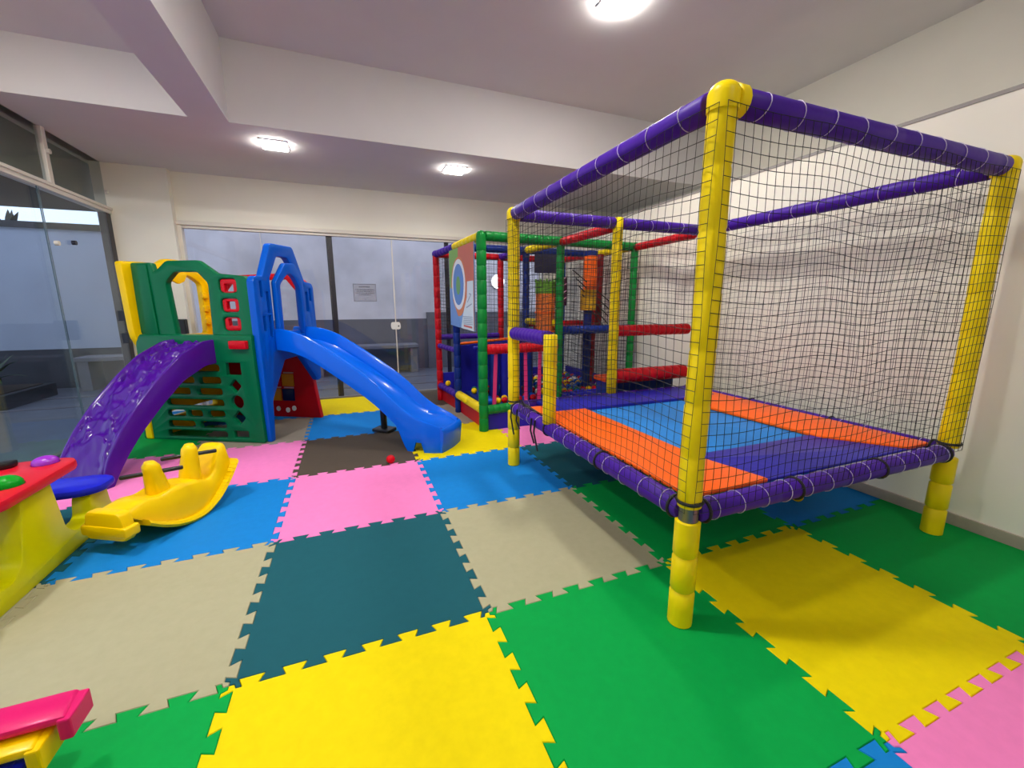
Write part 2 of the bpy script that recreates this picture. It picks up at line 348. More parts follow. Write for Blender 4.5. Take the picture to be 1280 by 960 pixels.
# raised planter with plant (left)
pt_ = thing('planter_box', 'low dark planter box outside the left glass', 'planter', (-4.3, 6.6, -.04))
build('box', MB().box(-5.6, -3.95, 6.1, 7.2, -.04, .16), mat('planter_dark', (34, 37, 42), .6), pt_, bevel=.01)
build('soil', MB().box(-5.5, -4.05, 6.2, 7.1, .16, .17), mat('soil', (40, 30, 22), .9), pt_)
M_LEAF = mat('leaf_dark', (52, 78, 44), .5, .2, 8)
def leafy(name, label, base, n, L, spread, m, seed, wid=.03):
    random.seed(seed); t = thing(name, label, 'plant', base)
    b0 = Vector(base)
    build('stem', MB().tube([b0, b0+V(0, 0, L*.25)], .02, 8), mat('stem_brown', (70, 56, 36), .8), t)
    for k in range(n):
        a = random.random()*2*PI; el = random.uniform(.35, 1.35); l = L*random.uniform(.7, 1.1); rows = []
        d = V(math.cos(a), math.sin(a), 0); s_ = V(-math.sin(a), math.cos(a), 0)
        for i in range(7):
            q = i/6; p = b0+V(0, 0, L*.2)+d*(l*q*math.cos(el)*spread)+V(0, 0, l*(q*math.sin(el)-.5*q*q*math.cos(el)))
            w_ = wid*math.sin(PI*min(1, q*.9+.08)); rows.append([p-s_*w_, p+V(0, 0, -.3*w_), p+s_*w_, p+V(0, 0, .02*w_+.003)])
        build('leaf', MB().grid(rows, True, True), m, t, 60)
leafy('leafy_plant', 'spiky green plant outside at the left picture edge', (-4.35, 6.62, .17), 34, .62, .8, M_LEAF, 3)
leafy('palm_tree', 'dark palm crown showing above the garden wall', (-7.7, 14.0, 3.0), 16, .9, .8, mat('leaf_black', (24, 30, 24), .7, .1), 5, .07)
build('trunk', MB().tube([(-7.7, 14, -.05), (-7.68, 14, 1.6), (-7.7, 14, 3.1)], [.13, .11, .09], 10), mat('trunk_dark', (40, 36, 30), .9), bpy.data.objects['palm_tree'])
struct('ground_outside', MB().box(-14, 9, 8.1, 20, -.14, -.05), M_PAVE, 'ground beyond the garden wall')
# round wall lamp in the courtyard
wlp = thing('wall_lamp', 'round white glowing lamp on the courtyard wall behind the ball pit', 'lamp', (3.86, 7.88, 1.92))
build('back_plate', MB().tube([(3.86, 7.90, 1.92), (3.86, 7.86, 1.92)], .17, 24), L_W, wlp, 40)
rows = [[V(3.86+.155*math.cos(e)*math.cos(2*PI*k/24), 7.86-.09*math.sin(e), 1.92+.155*math.cos(e)*math.sin(2*PI*k/24)) for k in range(24)] for e in [i*PI/2/6 for i in range(7)]]
build('globe', MB().grid(rows, True), mat('lamp_globe', (250, 250, 250), .4, 0, emit=((255, 255, 255), 5)), wlp, 60)

# ================================================================== FOAM MAT
MC = {'Y': (236, 214, 0), 'G': (0, 160, 70), 'T': (26, 88, 100), 'B': (172, 168, 138), 'P': (242, 132, 196), 'U': (18, 128, 210), 'D': (82, 72, 62), 'E': (150, 142, 128)}
MN = {'Y': 'yellow', 'G': 'green', 'T': 'dark teal', 'B': 'beige', 'P': 'pink', 'U': 'blue', 'D': 'dark brown', 'E': 'grey beige'}
MM = {k: mat('foam_'+MN[k].replace(' ', '_'), c, .7, .03, 26, .12, 500, spec=.12) for k, c in MC.items()}
LAY = {-2: {-3: 'B', -2: 'U', -1: 'B', 0: 'B', 1: 'T', 2: 'P', 3: 'G', 4: 'U'}, -1: {-3: 'T', -2: 'P', -1: 'G', 0: 'B', 1: 'U', 2: 'P', 3: 'E', 4: 'U'},
       0: {-3: 'G', -2: 'B', -1: 'Y', 0: 'T', 1: 'P', 2: 'D', 3: 'U', 4: 'Y'}, 1: {-3: 'Y', -2: 'U', -1: 'G', 0: 'B', 1: 'U', 2: 'Y', 3: 'E', 4: 'D'},
       2: {-3: 'T', -2: 'P', -1: 'Y', 0: 'G', 1: 'T', 2: 'P', 3: 'U', 4: 'G'}, 3: {-3: 'B', -2: 'U', -1: 'G', 0: 'U', 1: 'Y', 2: 'B', 3: 'P', 4: 'T'}}
NT = 7; D_ = .019
def edge_line(sgn):
    out = [(0, 0), (.018, 0), (.026, -D_*sgn)]
    for k in range(NT):
        c = (k+.5)/NT
        out += [(c-.027, -D_*sgn), (c-.043, D_*sgn), (c+.043, D_*sgn), (c+.027, -D_*sgn)]
    return out+[(.974, -D_*sgn), (.982, 0), (1, 0)]
X0, X1, Y0, Y1 = -2.0, 3.95, -3.0, 5.0
EH = {}; EV = {}
for i in range(-2, 4):
    for j in range(-3, 6):
        sg = 1 if (i*3+j*5) % 2 == 0 else -1
        EH[i, j] = [(0, 0), (1, 0)] if j in (-3, 5) else edge_line(sg)
for i in range(-2, 5):
    for j in range(-3, 5):
        sg = 1 if (i+j*3) % 3 else -1
        EV[i, j] = [(0, 0), (1, 0)] if i in (-2, 4) else edge_line(sg)
pm = thing('puzzle_mat', 'interlocking foam puzzle mat of large coloured tiles covering the floor', 'play mat', (1, 1, -.02))
def inside(P, x, y):
    r_ = False; n = len(P)
    for k in range(n):
        (x1, y1), (x2, y2) = P[k-1], P[k]
        if (y1 > y) != (y2 > y) and x < (x2-x1)*(y-y1)/(y2-y1)+x1: r_ = not r_
    return r_
def inset(poly, d):
    n = len(poly); out = []
    for i in range(n):
        p = Vector(poly[i]); a = (p-Vector(poly[i-1])).normalized(); b = (Vector(poly[(i+1) % n])-p).normalized()
        na = Vector((-a.y, a.x)); nb = Vector((-b.y, b.x)); m_ = na+nb
        k = d/max(.35, 1+na.dot(nb)) if m_.length > 1e-6 else 0
        out.append(tuple(p+m_*k))
    return out
for i in range(-2, 4):
    for j in range(-3, 5):
        poly = [(i+a, j+b) for a, b in EH[i, j]][:-1]
        if i == 3:
            cut = lambda e: [q for q in e if q[0] < .875]; e0 = cut(EH[i, j]); e1 = cut(EH[i, j+1])
            poly = [(i+a, j+b) for a, b in e0]+[(X1, j+e0[-1][1]), (X1, j+1+e1[-1][1])]+[(i+a, j+1+b) for a, b in e1][::-1]
            poly = poly[:-1]+[(i, j+1)]
        else:
            poly += [(i+1-b, j+a) for a, b in EV[i+1, j]][:-1]
            poly += [(i+a, j+1+b) for a, b in EH[i, j+1]][::-1][:-1]
        poly += [(i-b, j+a) for a, b in EV[i, j]][::-1][:-1]
        poly = [q for k, q in enumerate(poly) if (Vector(q)-Vector(poly[k-1])).length > 1e-5]
        A = inset(poly, .0007); B = inset(poly, .0028); n = len(A)
        cd = delaunay_2d_cdt([Vector(q) for q in B], [(k, (k+1) % n) for k in range(n)], [], 0, 1e-7, True)
        tri = []
        for f_ in cd[2]:
            ids = [cd[3][v][0] for v in f_]; cx = sum(B[k][0] for k in ids)/3; cy = sum(B[k][1] for k in ids)/3
            if inside(B, cx, cy): tri.append(tuple(2*n+k for k in ids))
        vs = [(x, y, -.02) for x, y in A]+[(x, y, -.003) for x, y in A]+[(x, y, 0) for x, y in B]
        fs = [(k, (k+1) % n, n+(k+1) % n, n+k) for k in range(n)]+[(n+k, n+(k+1) % n, 2*n+(k+1) % n, 2*n+k) for k in range(n)]+tri
        me = bpy.data.meshes.new('mat_tile'); me.from_pydata(vs, [], fs); me.update()
        link('mat_tile', me, MM[LAY[i][j]], pm, None, MN[LAY[i][j]]+' foam tile')

# ================================================================== TRAMPOLINE
TX0, TX1, TY0, TY1, TZ, TT = 1.76, 3.72, -.36, 1.60, .515, 2.06
tr = thing('trampoline', 'square trampoline with yellow padded posts, purple rails and black safety nets', 'trampoline', (2.74, .62, 0))
for (x, y) in ((TX0, TY0), (TX1, TY0), (TX0, TY1), (TX1, TY1)):
    padded('corner_post', (x, y, TZ+.03), (x, y, TT), .048, P_Y, tr, .21, .07, .004)
    padded('leg', (x, y, 0.0), (x, y, TZ-.03), .051, P_Y, tr, .16, .17, 0)
    rows = []
    for e in range(7):
        a = e*PI/2/6; rows.append([V(x+.054*math.cos(a)*math.cos(2*PI*k/16), y+.054*math.cos(a)*math.sin(2*PI*k/16), TT+.012+.044*math.sin(a)) for k in range(16)])
    rows = [[V(x+.053*math.cos(2*PI*k/16), y+.053*math.sin(2*PI*k/16), TT-.04) for k in range(16)]]+rows
    build('corner_cap', MB().grid(rows, True, True), P_Y, tr, 60)
padded('corner_stub', (TX0+.03, TY0, TT), (TX0+.075, TY0, TT), .055, P_Y, tr, .3)
padded('middle_post', (2.74, TY1, TZ+.03), (2.735, TY1, TT+.045), .045, P_Y, tr, .21, .08)
padded('half_post', (TX0, .93, TZ+.035), (TX0, .93, 1.17), .047, P_Y, tr, .2, .06)
g = .055
rails = [((TX0+g, TY0, TT), (TX1-g, TY0, TT)), ((TX0, TY0+g, TT), (TX0, TY1-g, TT)), ((TX1, TY0+g, TT), (TX1, TY1-g, TT)),
         ((TX0+g, TY1, TT), (2.69, TY1, TT)), ((2.785, TY1, TT), (TX1-g, TY1, TT))]
drails = [((TX0+g*.6, TY0, TZ), (TX1-g*.6, TY0, TZ)), ((TX0, TY0+g*.6, TZ), (TX0, TY1-g*.6, TZ)), ((TX1, TY0+g*.6, TZ), (TX1, TY1-g*.6, TZ)), ((TX0+g*.6, TY1, TZ), (TX1-g*.6, TY1, TZ))]
tie = torus_mesh('cable_tie', .0500, .0017, M_TIE); tieb = torus_mesh('black_strap', .0495, .0075, M_BLK, 20, 6)
for (a, b) in rails:
    padded('top_rail', a, b, .048, P_P, tr, .5, .03)
    a = Vector(a); b = Vector(b); L = (b-a).length; n = max(3, int(L/.17))
    for k in range(n): inst('cable_tie', tie, a+(b-a)*((k+.6)/n), (b-a).normalized()+V(random.uniform(-.12, .12), random.uniform(-.12, .12), random.uniform(-.3, .3)), tr)
for (a, b) in drails:
    padded('deck_rail', a, b, .047, P_P, tr, .5, .05)
    a = Vector(a); b = Vector(b); L = (b-a).length
    for k in range(13): inst('cable_tie', tie, a+(b-a)*((k+.6)/13), (b-a).normalized()+V(random.uniform(-.1, .1), random.uniform(-.1, .1), random.uniform(-.15, .15)), tr)
    for q in (.02, .32, .66, .98): inst('black_strap', tieb, a+(b-a)*q, (b-a), tr)
padded('entry_rail', (TX0, .96, 1.14), (TX0, TY1-.03, 1.14), .052, P_P, tr, .06, .05)
for (x, y) in ((TX0, TY0), (TX1, TY0), (TX0, TY1)):
    inst('black_strap', tieb, (x, y, TZ+.055), (0, 0, 1), tr)
build('pipe_joint', MB().tube([(TX0, TY0, TZ-.055), (TX0, TY0, TZ+.04)], .040, 14), mat('steel', (120, 118, 112), .35, 0, metal=.8), tr, 40)
# deck: support sheet, jumping mat and pads
zd = TZ+.03
def pad(name, poly, z, h, m, lab=None):
    o_ = build(name, MB().prism(rpoly(poly, .02), (0, 0, z), (1, 0, 0), (0, 1, 0), (0, 0, h)), m, tr, 40, lab, bevel=.008); return o_
pad('jumping_mat', [(2.05, -.02), (3.34, -.02), (3.34, 1.3), (2.05, 1.3)], zd-.02, .012, M_JUMP, 'blue jumping mat')
pad('edge_pad', [(1.95, -.30), (3.58, -.30), (3.58, .09), (1.95, .09)], zd-.012, .016, P_B, 'deep blue edge pad')
pad('edge_pad', [(1.95, 1.18), (3.58, 1.18), (3.58, 1.56), (1.95, 1.56)], zd-.012, .03, P_B, 'deep blue edge pad')
pad('edge_pad', [(1.815, -.31), (2.30, -.31), (2.22, .02), (2.21, 1.22), (2.10, 1.36), (1.815, 1.40)], zd-.006, .020, P_O, 'orange edge pad')
pad('edge_pad', [(3.19, .02), (3.14, 1.0), (3.26, 1.30), (3.40, 1.52), (3.66, 1.54), (3.66, -.30), (3.44, -.30)], zd-.006, .022, P_O, 'orange edge pad')
for k in range(26):                                 # black lacing between rail and pads
    y = TY0+.08+k*.071
    for x, s_ in ((TX0+.03, 1), (TX1-.03, -1)):
        build('lacing', MB().tube([(x, y, TZ+.03), (x+.045*s_, y+.02, TZ+.035)], .006, 5), M_BLK, tr)
# nets
NK = dict(du=.043, dv=.046, r=.0014, parent=tr, wav=.02, sag=.012)
o5 = .053
net('net_panel', (TX0-.03, TY0-o5, TZ+.02), (1, 0, 0), (0, 0, 1), TX1-TX0+.04, TT-TZ-.05, **NK)
net('net_panel', (TX0-o5, TY0-.03, TZ+.02), (0, 1, 0), (0, 0, 1), .93-TY0+.05, TT-TZ-.05, **NK)
net('net_panel', (TX0-o5, .96, 1.20), (0, 1, 0), (0, 0, 1), TY1-.96+.02, TT-1.24, **NK)
net('net_panel', (TX1+o5, TY0-.03, TZ+.02), (0, 1, 0), (0, 0, 1), TY1-TY0+.06, TT-TZ-.05, **NK)
net('net_panel', (TX0-.03, TY1-o5, TZ+.05), (1, 0, 0), (0, 0, 1), 1.0, TT-TZ-.09, **NK)
net('net_panel', (2.74, TY1-o5, 1.19), (1, 0, 0), (0, 0, 1), .98, TT-1.23, **NK)
# strap bunch hanging at the entry
for k, (yy, ln) in enumerate(((1.52, .20), (1.12, .15), (1.06, .19), (1.40, .12))):
    build('strap_end', MB().tube([(TX0-.05, yy, TZ+.03), (TX0-.062, yy-.01, TZ-.06), (TX0-.05, yy-.05, TZ-ln)], .007, 5), M_BLK, tr)
for k in range(7):
    y = 1.18+k*.035; build('lacing', MB().tube([(TX0-.05, y, TZ+.02), (TX0-.01, y+.05, TZ+.07+.01*(k % 3)), (TX0+.05, y-.02, TZ+.04)], .004, 5), M_BLK, tr)

# ================================================================== BALL PIT
bp = thing('ball_pit', 'padded ball pit frame with green, navy and red posts behind the trampoline', 'ball pit', (2.75, 3.5, 0))
A0, A1, A2 = (1.815, 2.63), (1.76, 3.54), (1.69, 4.33)         # left face
M0, M1, M2 = (2.755, 2.68), (2.70, 3.52), (2.65, 4.35)
R0, R1, R2 = (3.80, 2.74), (3.76, 3.56), (3.70, 4.37)
ZT = 2.06
def post(p, m, z0=0.0, z1=ZT, r=.045): return padded('post', (*p, z0), (*p, z1), r, m, bp, .15, .12)
post(A0, P_G, r=.052); post(A1, P_N); post(A2, P_R); post(M0, P_G); post(M1, P_N); post(M2, P_R)
post(R0, P_G); post(R1, P_R); post(R2, P_N)
def rail(p, q, z, m, r=.045, z2=None, seam=.12, cut=.04, nm='rail'):
    a = V(*p, z); b = V(*q, z if z2 is None else z2); t = (b-a).normalized()
    return padded(nm, a+t*cut, b-t*cut, r, m, bp, seam, .10)
rail(A0, M0, ZT, P_G, .05, seam=.08); rail(M0, R0, ZT, P_G, .048, seam=.08); rail(A1, A0, ZT, P_Y, .045, cut=.02); rail(A2, A1, ZT, P_P, cut=.02)
rail(A1, M1, ZT, P_N, .045); rail(M1, R1, ZT, P_N, .045); rail(A2, M2, ZT, P_R); rail(M2, R2, ZT, P_R); rail(M1, M0, ZT, P_Y); rail(M2, M1, ZT, P_P); rail(R1, R0, ZT, P_Y); rail(R2, R1, ZT, P_R)
rail(M0, (2.74, TY1+.05), ZT-.01, P_R, .043, TT-.02); rail(R0, (3.68, TY1+.05), ZT-.01, P_R, .043, TT-.02)
for p, m in ((A0, P_G), (A1, P_N), (A2, P_P), (M0, P_G), (M1, P_N), (R0, P_G), (R1, P_R), (M2, P_P), (R2, P_N)):
    x, y = p; rows = [[V(x+.052*math.cos(a)*math.cos(2*PI*k/14), y+.052*math.cos(a)*math.sin(2*PI*k/14), ZT+.052*math.sin(a)) for k in range(14)] for a in [-PI/2+.15+i*(PI-.3)/8 for i in range(9)]]
    build('joint_cap', MB().grid(rows, True, True), m, bp, 60)
# lower rails
rail(A2, A1, .80, P_P, .035); rail(A2, A1, .22, P_P, .045); rail(A1, A0, .235, P_Y, .052, seam=.5)
rail(A0, M0, .90, P_R, .055, seam=.05); rail(A0, M0, .235, P_G, .052, seam=.07)
rail(M0, R0, 1.08, P_N, .05, seam=.06); rail(M1, R1, 1.12, P_R, .04); rail(M1, M0, 1.16, P_Y, .04); rail(A2, M2, .92, P_P, .04); rail(M0, R0, .30, P_B, .05)
rail((2.755, TY1+.06), (3.70, TY1+.06), 1.13, P_R, .052, seam=.06, nm='roller'); rail((2.775, TY1+.07), (3.70, TY1+.07), .70, P_R, .068, seam=.09, nm='roller')
# skirts
build('skirt_panel', MB().box(A0[0]+.05, M0[0]-.03, 2.63, 2.67, 0.0, .19), P_B, bp, bevel=.006, label='dark blue padded skirt')
mb = MB(); mb.prism([(0, 0.0), (.87, 0.0), (.87, .19), (0, .19)], (A1[0]+.02, A1[1]-.03, 0), (V(A0[0]-A1[0], A0[1]-A1[1], 0).normalized()), (0, 0, 1), (.035, 0, 0)); build('skirt_panel', mb, P_R, bp, bevel=.006, label='red padded skirt')
mb = MB(); mb.prism([(0, 0.0), (.74, 0.0), (.74, .18), (0, .18)], (A2[0]+.02, A2[1]-.03, 0), (V(A1[0]-A2[0], A1[1]-A2[1], 0).normalized()), (0, 0, 1), (.035, 0, 0)); build('skirt_panel', mb, P_R, bp, bevel=.006, label='red padded skirt')
build('skirt_panel', MB().box(M0[0]+.05, R0[0]-.05, 2.69, 2.73, 0.0, .26), P_B, bp, bevel=.006)
build('skirt_panel', MB().box(A2[0]+.05, R2[0]-.05, 4.33, 4.37, 0.0, .40), P_B, bp, bevel=.006)
build('skirt_panel', MB().box(3.76, 3.80, 2.80, 4.33, 0.0, .40), P_B, bp, bevel=.006)
build('base_pad', MB().box(1.88, 3.74, 2.74, 4.30, 0.0, .25), P_N, bp, bevel=.01, label='pad under the balls')
# blue padded inner wall with orange top edge, seen behind the poster
build('inner_wall', MB().prism([(0, .20), (1.0, .20), (1.0, .92), (0, .86)], (1.80, 3.62, 0), (V(1, .05, 0)).normalized(), (0, 0, 1), (0, .05, 0)), P_B, bp, bevel=.008, label='royal blue padded inner wall')
build('inner_wall_edge', MB().tube([(1.80, 3.64, .875), (2.79, 3.69, .935)], .018, 8), P_O, bp, 50)
for x in (1.95, 2.10, 2.24, 2.40, 2.55): padded('punch_roller', (x, 3.10, .25), (x, 3.10, .86), .06, P_N if x != 2.24 else P_B, bp, .3, .05)
build('roller_shelf', MB().box(1.85, 2.66, 3.06, 3.14, .86, .89), P_B, bp, bevel=.01)
for xa, xb in ((1.97, 1.945), (2.155, 2.215), (2.32, 2.33), (2.50, 2.49), (2.66, 2.68)):
    build('strap', MB().prism([(xa-.02, .86), (xa+.02, .86), (xb+.022, .27), (xb-.022, .27)], (0, 2.645, 0), (1, 0, 0), (0, 0, 1), (0, .006, 0)), P_PK, bp, label='pink strap')
# platform and steps between the trampoline and the pit
build('platform', MB().box(2.80, 3.72, 2.76, 3.50, 1.04, 1.10), P_R, bp, bevel=.01, label='red padded upper platform')
build('step_pad', MB().prism([(1.70, .62), (2.0, .62), (2.0, .665), (1.70, .655)], (2.80, 0, 0), (0, 1, 0), (0, 0, 1), (.88, 0, 0)), mat('pad_rust', (196, 74, 24), **PAD), bp, bevel=.01, label='orange padded step')
build('step_support', MB().box(2.82, 3.66, 1.80, 1.98, 0.0, .62), P_N, bp, bevel=.01)
# three-colour padded column
padded('column', (3.42, 3.15, .25), (3.42, 3.15, 1.30), .055, P_N, bp, .2); padded('column', (3.42, 3.15, 1.30), (3.42, 3.15, 1.56), .105, mat('pad_amber', (214, 170, 30), **PAD), bp, .3)
padded('column', (3.44, 3.15, 1.56), (3.44, 3.15, 1.98), .088, P_O, bp, .3, label='orange padded column top'); padded('column', (3.44, 3.15, 1.98), (3.44, 3.15, 2.04), .09, P_N, bp, .3)
padded('post', (3.68, 3.3, 1.1), (3.68, 3.3, 2.03), .045, mat('pad_maroon', (120, 10, 20), **PAD), bp)
build('banner', MB().box(2.80, 3.20, 3.47, 3.48, 1.78, 2.02), mat('banner_navy', (20, 20, 60), .7), bp)
bn = build('hanging_flap', MB().prism([(3.10, 1.36), (3.28, 1.36), (3.28, 1.75), (3.10, 1.66)], (0, 3.46, 0), (1, 0, 0), (0, 0, 1), (0, .01, 0)), mat('flap_plum', (58, 12, 50), .7), bp)
for k in range(4): build('stripe', MB().prism([(3.10, 1.37+k*.09), (3.28, 1.47+k*.09), (3.28, 1.485+k*.09), (3.10, 1.385+k*.09)], (0, 3.452, 0), (1, 0, 0), (0, 0, 1), (0, .006, 0)), mat('stripe_pale', (205, 160, 190), .7, 0), bn)
for k in range(5): build('rope', MB().tube([(3.15+k*.05, 3.1, 1.80-k*.10), (3.72, 3.12, 1.42-k*.10)], .007, 6), M_BLK, bp)
# orange net tower with green rim
def ring_cyl(x, y, r, z0, z1): return MB().tube([(x, y, z0), (x, y, z1)], r, 20)
tw = build('climbing_tube', MB().tube([(2.68, 2.90, 1.06), (2.68, 2.90, 1.5)], .115, 18), mat('tube_orange', (222, 112, 28), .5, .25, 40, .8, 60), bp, 50, 'mottled orange tube with a green rim')
build('tube_rim', MB().tube([(2.68, 2.90, 1.5), (2.68, 2.90, 1.63)], .12, 18), mat('tube_green', (96, 150, 30), .5, .2, 40, .8, 60), tw, 50)
for k in range(10):
    a = 2*PI*k/10; build('rim_spike', MB().tube([(2.68+.115*math.cos(a), 2.90+.115*math.sin(a), 1.63), (2.68+.12*math.cos(a), 2.90+.12*math.sin(a), 1.665)], [.016, .006], 6), mat('tube_green', (0, 0, 0)), tw)
for zz in (1.06, 1.28): build('tube_ring', MB().tube([(2.68+.118*math.cos(2*PI*k/20), 2.90+.118*math.sin(2*PI*k/20), zz) for k in range(21)], .010, 6, False), P_O, tw, 60)
# nets of the pit
N_ = dict(du=.045, dv=.045, r=.0016, parent=bp, wav=.01, sag=.006)
net('net_panel', (A0[0]+.05, A0[1]+.01, .96), (M0[0]-A0[0], M0[1]-A0[1], 0), (0, 0, 1), .84, ZT-1.01, **N_)
net('net_panel', (M0[0]+.05, M0[1]+.01, 1.14), (1, .05, 0), (0, 0, 1), .95, ZT-1.19, **N_)
net('net_panel', (M0[0]+.05, M0[1]+.01, .36), (1, .05, 0), (0, 0, 1), .95, .66, **N_)
net('net_panel', (A2[0]+.003, A2[1]-.05, .85), (A1[0]-A2[0], A1[1]-A2[1], 0), (0, 0, 1), .69, ZT-.9, **N_)
net('net_panel', (A2[0]+.05, A2[1]+.01, .97), (1, .02, 0), (0, 0, 1), .86, ZT-1.02, **N_)
net('net_panel', (M2[0]+.05, M2[1]+.01, .42), (1, .02, 0), (0, 0, 1), .96, ZT-.47, **N_)
net('net_panel', (3.78, 2.80, .42), (-.03, 1, 0), (0, 0, 1), 1.5, ZT-.47, **N_)
# poster between the navy and the green post
pd = V(A0[0]-A1[0], A0[1]-A1[1], 0).normalized(); po = V(A1[0]-.052, A1[1], 0); pn = V(-1, -.06, 0).normalized()
def flat(name, poly, m, parent, off, lab=None): return build(name, MB().prism(poly, po+pn*off, pd, (0, 0, 1), pn*.0016), m, parent, None, lab)
def pc(n, rgb): return mat('poster_'+n, rgb, .45, .02)
ps = build('poster', MB().prism([(0, 1.13), (.85, 1.09), (.86, 2.01), (-.01, 2.01)], po, pd, (0, 0, 1), pn*.012), pc('blue', (120, 160, 215)), bp, None, 'printed poster panel with a big ring and a text block')
flat('coral_field', [(.34, 2.01), (.86, 2.01), (.855, 1.10), (.46, 1.10), (.62, 1.36), (.30, 1.56)], pc('coral', (205, 110, 88)), ps, .012)
flat('green_field', [(-.01, 2.01), (.34, 2.01), (.34, 1.84), (.12, 1.62), (-.01, 1.56)], pc('green', (128, 178, 84)), ps, .012)
flat('orange_ring', circ(.34, 1.575, .285, .335), pc('orange', (214, 128, 84)), ps, .0136)
flat('blue_patch', [(-.008, 1.56), (.10, 1.57), (.12, 1.42), (.30, 1.24), (.36, 1.11), (-.005, 1.13)], pc('blue2', (112, 152, 212)), ps, .0140)
flat('white_ring', circ(.34, 1.60, .245, .285), pc('white', (236, 238, 240)), ps, .0152)
flat('blue_disc', circ(.34, 1.60, .195, .232), pc('sky', (92, 140, 206)), ps, .0168)
flat('green_dot', circ(.34, 1.59, .075, .105), pc('lime', (110, 168, 96)), ps, .0184)
tb = flat('text_block', [(.42, 1.11), (.85, 1.092), (.855, 1.62), (.66, 1.62), (.64, 1.45), (.52, 1.30)], pc('paper', (214, 228, 232)), ps, .0190)
for k in range(5):
    flat('text_line', [(.50+.02*k % .03, 1.245-k*.02), (.82, 1.245-k*.02), (.82, 1.236-k*.02), (.50+.02*k % .03, 1.236-k*.02)], pc('ink', (150, 165, 178)), tb, .0206)
flat('text_line', [(.52, 1.15), (.80, 1.14), (.80, 1.12), (.52, 1.13)], pc('redink', (200, 90, 80)), tb, .0206)
for a, b in (((.66, 1.40), (.78, 1.48)), ((.78, 1.48), (.72, 1.49)), ((.62, 1.34), (.80, 1.38))):
    d_ = Vector((b[0]-a[0], b[1]-a[1])).normalized(); nn = Vector((-d_.y, d_.x))*.006
    flat('arrow_stroke', [(a[0]+nn.x, a[1]+nn.y), (b[0]+nn.x, b[1]+nn.y), (b[0]-nn.x, b[1]-nn.y), (a[0]-nn.x, a[1]-nn.y)], pc('ink', (150, 165, 178)), tb, .0206)

# ---- balls
def ball_mesh(name, r, m):
    bm = bmesh.new(); bmesh.ops.create_icosphere(bm, subdivisions=3, radius=r); me = bpy.data.meshes.new(name); bm.to_mesh(me); bm.free()
    me.materials.append(m); me.shade_smooth(); return me
BC = {'yellow': L_Y, 'red': L_R, 'blue': L_B, 'green': L_G, 'white': L_W, 'purple': L_P}
BM = {k: ball_mesh('ball_'+k, .038, m) for k, m in BC.items()}
def ball(col, p, label, group=None):
    o = bpy.data.objects.new('plastic_ball', BM[col]); COL.objects.link(o); o.location = p; return tag(o, label, 'ball', group)
random.seed(11)
cols = ['yellow', 'red', 'blue', 'green', 'white', 'purple', 'red', 'blue']
for i in range(20):
    for j in range(14):
        x = 1.945+i*.0895+(.03 if j % 2 else 0); y = 2.79+j*.105+random.uniform(-.012, .012)
        x += random.uniform(-.005, .005)
        if x > 3.69 or y > 4.25: continue
        if x > 2.72 and y < 2.87: continue
        if abs(y-3.10) < .12 and 1.86 < x < 2.66: continue
        if abs(y-3.67) < .11 and x < 2.86: continue
        if any((x-a)**2+(y-b)**2 < .115**2 for a, b in (A1, M1, R1, (3.42, 3.15))): continue
        c = random.choice(cols)
        ball(c, (x, y, .25+.038+random.uniform(0, .0006)), c+' plastic ball lying in the ball pit', c+' balls in the ball pit')
ball('yellow', (3.36, .215, .038), 'yellow plastic ball on the mat under the trampoline, the nearer of two')
ball('yellow', (3.505, .27, .038), 'yellow plastic ball on the mat under the trampoline, the farther of two')
ball('red', (.762, 2.02, .038), 'small red plastic ball lying on the dark brown mat tile')
ball('yellow', (1.73, 3.98, .305), 'yellow plastic ball caught on the purple rail of the ball pit side')

# ================================================================== PLASTIC PLAY TOWER
GR = V(-.36, 3.08, 0); GLp = V(-1.45, 3.67, 0); gs = (GLp-GR).normalized(); gm = V(-gs.y, gs.x, 0)
if gm.y < 0: gm = -gm
Z = V(0, 0, 1)
def at(s, d, z): return GR+gs*s+gm*d+Z*z
pt = thing('play_tower', 'plastic play tower with green, blue, red and yellow panels, purple climbing ramp and blue slide', 'play tower', (-.6, 3.7, 0))
# green front panel (upper + lower)
up_out = rpoly([(0, 1.0), (0, 1.60), (.04, 1.645), (.33, 1.67), (.51, 1.795), (.85, 1.795), (1.005, 1.68), (1.02, 1.78), (1.24, 1.78), (1.26, 1.14), (1.22, 1.0)], .025)
arch = rpoly([(.455, 1.03), (.432, 1.58), (.534, 1.687), (.774, 1.689), (.885, 1.59), (.85, 1.03)], .03)
wins = [(.225, z) for z in (1.555, 1.37, 1.19)]
wh = [rect(x-.09, x+.09, z-.066, z+.066, .04) for x, z in wins]
gp = panel('front_panel', up_out, [arch]+wh, at(0, .045, 0), gs, Z, .07, L_G, pt, .014, label='green arched front panel')
for (x, z), hs in zip(wins, ((.03, -.04), (.035, -.0), (.03, .035))):
    panel('window_frame', rect(x-.088, x+.088, z-.064, z+.064, .038), [rect(x-.045, x+.045, z-.036+hs[1]*.5, z+.036+hs[1]*.5, .012)], at(0, .05, 0), gs, Z, .05, L_R, gp, .01, label='red window frame')
build('fold_strip', MB().prism(rpoly([(1.03, 1.08), (1.19, 1.08), (1.215, 1.16), (1.20, 1.77), (1.05, 1.77)], .02), at(0, .012, 0), gs, Z, -gm*.02), L_G, gp, 40, bevel=.008)
rows_ = [(.76, [(.385, .95)]), (.635, [(.385, .62), (.68, .96)]), (.52, [(.385, .66), (.74, .99)]), (.405, [(.385, 1.02)]), (.29, [(.39, .58), (.64, .80), (.83, 1.03)]), (.175, [(.39, .68), (.74, 1.04)]), (.075, [(.39, 1.06)])]
